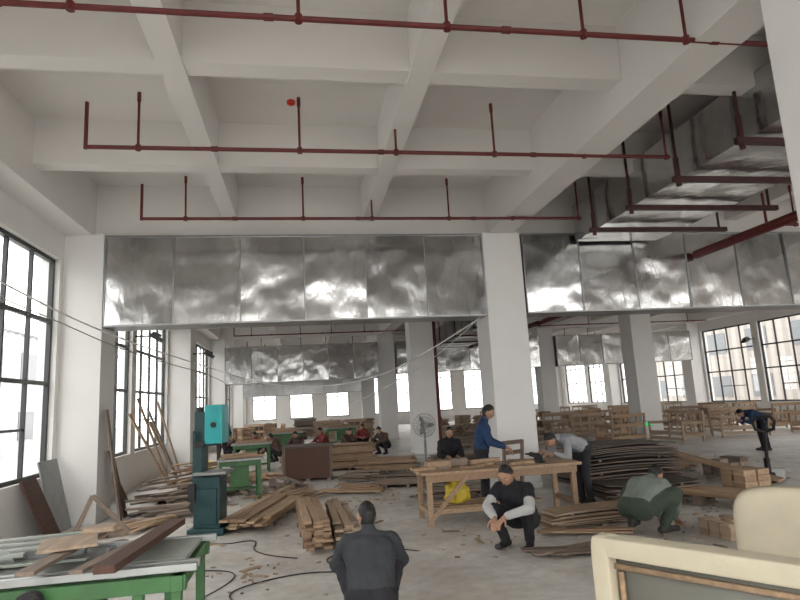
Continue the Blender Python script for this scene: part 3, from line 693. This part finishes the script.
def person(name,J,cols,loc,rz,sc=1.0,sleeve=None,fat=1.0,shortsleeve=False):
    v=lambda k: Vector(J[k])
    P,N,Hd=v('P'),v('N'),v('H')
    def pair(k):
        a=v(k); b=Vector(J[k+'r']) if (k+'r') in J else Vector((-a.x,a.y,a.z)); return a,b
    caps=[]; sx=Vector((1,0,0)); C=P.lerp(N,.68); Mi=P.lerp(N,.35); f_=fat
    for q in (-1,1):
        caps.append((P+sx*q*.06,P+sx*q*.065+(N-P)*.02,.118*f_,.118*f_,2))
        caps.append((P.lerp(N,.10)+sx*q*.06,Mi+sx*q*.065,.12*f_,.112*f_,1))
        caps.append((Mi+sx*q*.065,C+sx*q*.095,.112*f_,.112*f_,1))
    caps.append((Mi,C,.125*f_,.125*f_,1))
    caps.append((N-(N-P).normalized()*.02,N.lerp(Hd,.18),.072,.066,1))
    caps.append((N,Hd.lerp(N,.25),.052,.05,0))
    for side,(Sv,Ev,Wv,Hp,Kn,An,To) in enumerate(zip(pair('S'),pair('E'),pair('W'),pair('HP'),pair('K'),pair('A'),pair('T'))):
        caps.append((N.lerp(P,.07),Sv,.068,.068,1))
        caps.append((Sv,C.lerp(Sv,.35),.07,.1,1))
        smat=6 if sleeve else 1
        caps.append((Sv,Sv.lerp(Ev,.55),.066*f_,.06*f_,1)); caps.append((Sv.lerp(Ev,.5),Ev,.06*f_,.053*f_,smat))
        caps.append((Ev,Ev.lerp(Wv,.9),.052*f_,.04*f_,0 if shortsleeve else smat)); caps.append((Ev.lerp(Wv,.85),Wv,.03,.026,0))
        caps.append((P.lerp(Hp,.5),Hp,.11*f_,.105*f_,2)); caps.append((Hp,Kn,.098*f_,.072*f_,2)); caps.append((Kn,An.lerp(Kn,.12),.07*f_,.056,2))
        caps.append((An.lerp(Kn,.25),An.lerp(Kn,.05),.06,.058,2)); caps.append((An.lerp(Kn,.05),An,.045,.04,3))
        hl=An+(An-To)*.28; hl.z=An.z-.042; t2=To.copy(); t2.z=An.z-.05; caps.append((hl,t2,.042,.036,3)); caps.append((An,An.lerp(To,.6)-Vector((0,0,.02)),.045,.036,3)); 
        side_v=(An-To).cross(Vector((0,0,1))).normalized(); caps.append((t2+side_v*.018,t2-side_v*.018,.034,.034,3))
    V,F,I=remeshed([(tuple(a),tuple(b),r1,r2,m) for a,b,r1,r2,m in caps],.013,4)
    cv=set(); 
    for f,i in zip(F,I):
        if i in (1,2,6): cv.update(f)
    V=[list(p) for p in V]; Pc=(P+N)/2
    for k in cv:
        p=Vector(V[k]); a_=noise.noise(Vector((p.x*7,p.y*7,p.z*17)))*.012+noise.noise(p*22)*.004
        dv=(p-Pc); dv.z*=.3
        if dv.length>1e-4: dv.normalize(); p=p+dv*a_; V[k]=list(p)
    mb=MB(); mb.add(V,F,I)
    es,ws=pair('E'),pair('W'); pn=Vector(J.get('palm',(0,0,-1)))
    for i in range(2):
        d=(ws[i]-es[i]).normalized()
        if 'hd' in J: d=(d*.4+Vector(J['hd'])).normalized()
        hand(mb,ws[i]+d*.02,d,pn,1 if i else -1)
    head(mb,Hd,J['F'],J['U'],1.0)
    mats=[M_skin,cols[0],cols[1],M_shoe,M_hair,M_eye,sleeve or cols[0],M_lip]
    minz=min(p[2] for p in mb.v)
    mb.v=[(p[0]*sc,p[1]*sc,(p[2]-minz)*sc) for p in mb.v]
    return mb.obj(name,mats,(loc[0],loc[1],0),rz,ang=None)
SQ=dict(P=(0,-.19,.29),N=(0,.04,.72),H=(0,.12,.855),F=(0,.8,-.45),U=(0,.4,.9),S=(.175,.03,.655),E=(.25,.21,.48),W=(.10,.40,.47),HP=(.10,-.17,.28),K=(.19,.22,.455),A=(.14,.03,.09),T=(.17,.20,.05),palm=(0,.2,-1))
SQA=dict(SQ,N=(.0,.06,.72),H=(-.01,.13,.855),F=(-.35,.8,-.4),S=(.19,.06,.655),E=(.29,.2,.45),W=(.14,.40,.46),K=(.23,.21,.45),P=(0,-.19,.29))
SQ2=dict(SQ,N=(0,.08,.70),H=(.02,.19,.82),F=(.1,.85,-.5),E=(.25,.26,.48),W=(.10,.42,.40),Wr=(-.03,.44,.42),hd=(-.0,.5,-.35),K=(.21,.23,.45))
LOW=dict(SQ,P=(0,-.17,.30),N=(0,.18,.56),H=(0,.31,.60),F=(0,.55,-.85),U=(0,.9,.3),S=(.17,.16,.52),E=(.20,.37,.31),W=(.10,.45,.10),K=(.29,.19,.42),A=(.2,.03,.09),T=(.25,.2,.05),hd=(0,.6,-.1),palm=(0,0,-1))
ST=dict(P=(0,0,.89),N=(0,.07,1.34),H=(0,.15,1.475),F=(0,.85,-.45),U=(0,.3,.9),S=(.18,.05,1.28),E=(.23,.14,1.02),W=(.11,.37,.93),HP=(.09,0,.87),K=(.11,.03,.48),A=(.11,0,.09),T=(.14,.17,.05),hd=(0,.5,-.4),palm=(0,-.3,-1))
BD=dict(P=(0,-.02,.88),N=(0,.42,1.05),H=(0,.56,1.03),F=(0,.6,-.8),U=(0,.8,.5),S=(.17,.38,1.0),E=(.24,.42,.76+.0),W=(.14,.6,.83),HP=(.09,0,.86),K=(.11,.05,.47),A=(.11,0,.09),T=(.14,.17,.05),hd=(0,1,-.1),palm=(0,-.2,-1))
SI=dict(P=(0,0,.52),N=(0,.09,.98),H=(0,.15,1.115),F=(0,.9,-.3),U=(0,.3,.9),S=(.18,.07,.91),E=(.24,.18,.66),W=(.1,.38,.66),HP=(.09,.03,.50),K=(.15,.44,.50),A=(.15,.44,.09),T=(.17,.6,.05),hd=(0,1,-.2),palm=(0,0,-1))
C_suit=cloth("charcoal_suit",(0.04,0.044,0.05)); C_blk=cloth("black_cloth",(0.014,0.014,0.018)); C_wht=cloth("white_cloth",(0.5,0.5,0.5)); C_blue=cloth("navy_blue_cloth",(0.016,0.045,0.12))
C_green=cloth("sage_grey_cloth",(0.19,0.22,0.19)); C_olive=cloth("olive_trousers",(0.05,0.07,0.05)); C_dk=cloth("dark_trousers",(0.022,0.022,0.028)); C_grey=cloth("light_grey_cloth",(0.3,0.31,0.33)); C_red=cloth("red_cloth",(0.22,0.04,0.04)); C_br=cloth("brown_cloth",(0.1,0.06,0.05)); C_teal=cloth("teal_cloth",(0.03,0.07,0.09))
person("squatting_man",SQA,(C_suit,C_dk),R(.44,5.08),-.08,.96,fat=1.18)
person("squatting_man",SQ2,(C_blk,C_dk),R(2.36,7.0),math.radians(140),1.03,sleeve=C_wht,fat=1.1)
person("squatting_man",LOW,(C_green,C_olive),R(3.98,7.0),math.radians(-62),1.05,fat=1.15)
person("standing_man",ST,(C_blue,C_dk),R(2.70,9.5),math.radians(-110),1.02,fat=1.05)
person("bending_man",BD,(C_grey,C_dk),R(4.28,9.22),math.radians(100),1.0)
person("seated_man",SI,(C_blk,C_dk),R(2.75,12.05),math.radians(175),.97)
s=MB(); s.cyl((0,0,.36),(0,0,.395),.17,n=20)
for k in range(4): t=math.pi/4+k*math.pi/2; s.beam((math.cos(t)*.16,math.sin(t)*.16,0),(math.cos(t)*.1,math.sin(t)*.1,.365),.035,.035)
sx_,sy_=R(2.75,12.05); s.obj("wooden_stool",[M_woodL],(sx_,sy_,0))
person("bending_man",BD,(C_blue,C_dk),(11.75,13.9),math.radians(80),.95)
base=[person("squatting_man",SQ,(C_red,C_dk),(-1.6,21.8),2.5), person("squatting_man",SQ2,(C_br,C_dk),(-.2,21.0),2.9), person("standing_man",ST,(C_teal,C_dk),(-2.6,20.3),-2.6)]
def inst(o,x,y,rz,nm):
    n=bpy.data.objects.new(nm,o.data); COL.objects.link(n); n.location=(x,y,0); n.rotation_euler=(0,0,rz)
    return n
for x,y,r in ((.7,22,2.2),(2.3,23.5,3.0)): inst(base[0],x,y,r,"squatting_man")
for x,y,r in ((-.9,20.4,1.2),(2.7,20.6,2.4),(1.5,21.0,-2.6),(-2.6,23.2,2)): inst(base[1],x,y,r,"squatting_man")
inst(base[2],6.8,19.5,1.6,"standing_man")

# ------------------------------------------------------------------ far clutter (kept apart from one another)
occ=[(-1.6,21.8),(-.2,21),(-2.6,20.3),(.7,22),(1.5,21),(2.3,23.5),(-.9,20.6),(2.7,20.6),(6.8,19.5),(-2.6,23.2),(-.67,23.6),(1.55,25.5)]+[(x,y) for x in CX for y in YK]
def place(x0,x1,y0,y1,d=1.6):
    for _ in range(80):
        x=random.uniform(x0,x1); y=random.uniform(y0,y1)
        if all((x-a)**2+(y-b)**2>d*d for a,b in occ): occ.append((x,y)); return x,y
    return None
def far_bench(x,y,rz):
    s=MB(); s.box((0,0,.72),(1.5,.8,.05))
    for a in (-.65,.65):
        for b_ in (-.33,.33): s.box((a,b_,.35),(.07,.07,.7))
    s.box((0,0,.25),(1.3,.06,.07)); s.box((-.4,0,.83),(.5,.4,.18)); s.box((.3,.1,.79),(.6,.3,.1)); s.obj("workbench",[M_woodL],(x,y,0),rz,smooth=False)
sf0=sofa_frame((10.2,18.3),.2); sf1=sofa_frame((14.5,18.2),2.9,1.5,M_ply); occ+=[(10.2,18.3),(14.5,18.2)]
for i in range(24):
    p=place(9.5,19.0,17.5,32,1.7)
    if p: inst(random.choice((sf0,sf1)),p[0],p[1],random.uniform(-.3,.3)+random.choice((0,3.14,1.57)),"wooden_sofa_frame")
for i in range(10):
    p=place(10,18.8,20,38)
    if p: stack(p,random.choice((0,1.57)),random.uniform(1.1,1.4),.15,random.randint(4,6),random.randint(10,20),.035,mat=random.choice((M_woodL,M_ply,M_woodG)))
for i in range(5):
    p=place(11,18.8,17,30)
    if p: far_bench(p[0],p[1],0)
for i in range(16):
    p=place(-2.8,3.0,24,42,1.5)
    if p: stack(p,random.choice((0,1.57)),random.uniform(1.0,1.3),.15,random.randint(4,6),random.randint(8,24),.035,mat=random.choice((M_woodL,M_ply,M_woodG,M_dply)))
for i in range(6):
    p=place(-2.6,3.0,23,38,1.5)
    if p: inst(sf0,p[0],p[1],random.uniform(0,6),"wooden_sofa_frame")
for i in range(12):
    p=place(5.4,10.2,18,34)
    if p: stack(p,random.choice((0,1.57)),random.uniform(1.0,1.4),.15,random.randint(4,6),random.randint(8,20),.035,mat=random.choice((M_woodL,M_ply,M_woodG)))
s=MB(); s.box((0,0,0),(.36,.03,.16),0); s.box((0,-.017,0),(.33,.006,.13),1); s.obj("exit_sign",[M_grey,emis("exit_green",(0.05,.7,.25),.7)],(CX[1]-.2,19.47,.5))
def flood(x,y,z,sg):
    s=MB(); s.box((sg*.25,0,0),(.5,.04,.04)); s.box((sg*.5,0,-.05),(.3,.34,.1),ry=sg*.5); s.box((sg*.5,0,.03),(.2,.2,.1),ry=sg*.5); s.obj("flood_light",[M_frame],(x,y,z),bevel=.005)
flood(XL+.67,19.9,3.6,1); flood(XL+.01,15.65,3.7,1); flood(XR-.67,19.9,3.9,-1); flood(XR-.01,24.15,3.7,-1)
s=MB(); s.box((0,0,0),(.04,.3,.5)); s.box((.02,0,0),(.01,.24,.4),1); s.obj("electrical_box",[M_grey,M_white],(XL+.02,11.98,1.5))

# ------------------------------------------------------------------ world, camera
wd=bpy.data.worlds.new("overcast_sky"); S.world=wd; wd.use_nodes=True
bg=wd.node_tree.nodes["Background"]; bg.inputs[0].default_value=(1.0,0.985,0.965,1); bg.inputs[1].default_value=4.9
S.view_settings.view_transform='Standard'
psi,th,rho=math.radians(9.8),math.radians(9.7),math.radians(3.1)
Fv=Vector((math.sin(psi)*math.cos(th),math.cos(psi)*math.cos(th),math.sin(th))); r0=Vector((math.cos(psi),-math.sin(psi),0)); u0=r0.cross(Fv)
rr=r0*math.cos(rho)-u0*math.sin(rho); uu=r0*math.sin(rho)+u0*math.cos(rho)
Mc=Matrix((rr,uu,-Fv)).transposed().to_4x4(); Mc.translation=Vector((0,0,1.75))
cd=bpy.data.cameras.new("camera"); cd.sensor_width=36; cd.lens=590/800*36; cd.clip_end=500
co=bpy.data.objects.new("camera",cd); COL.objects.link(co); co.matrix_world=Mc; S.camera=co
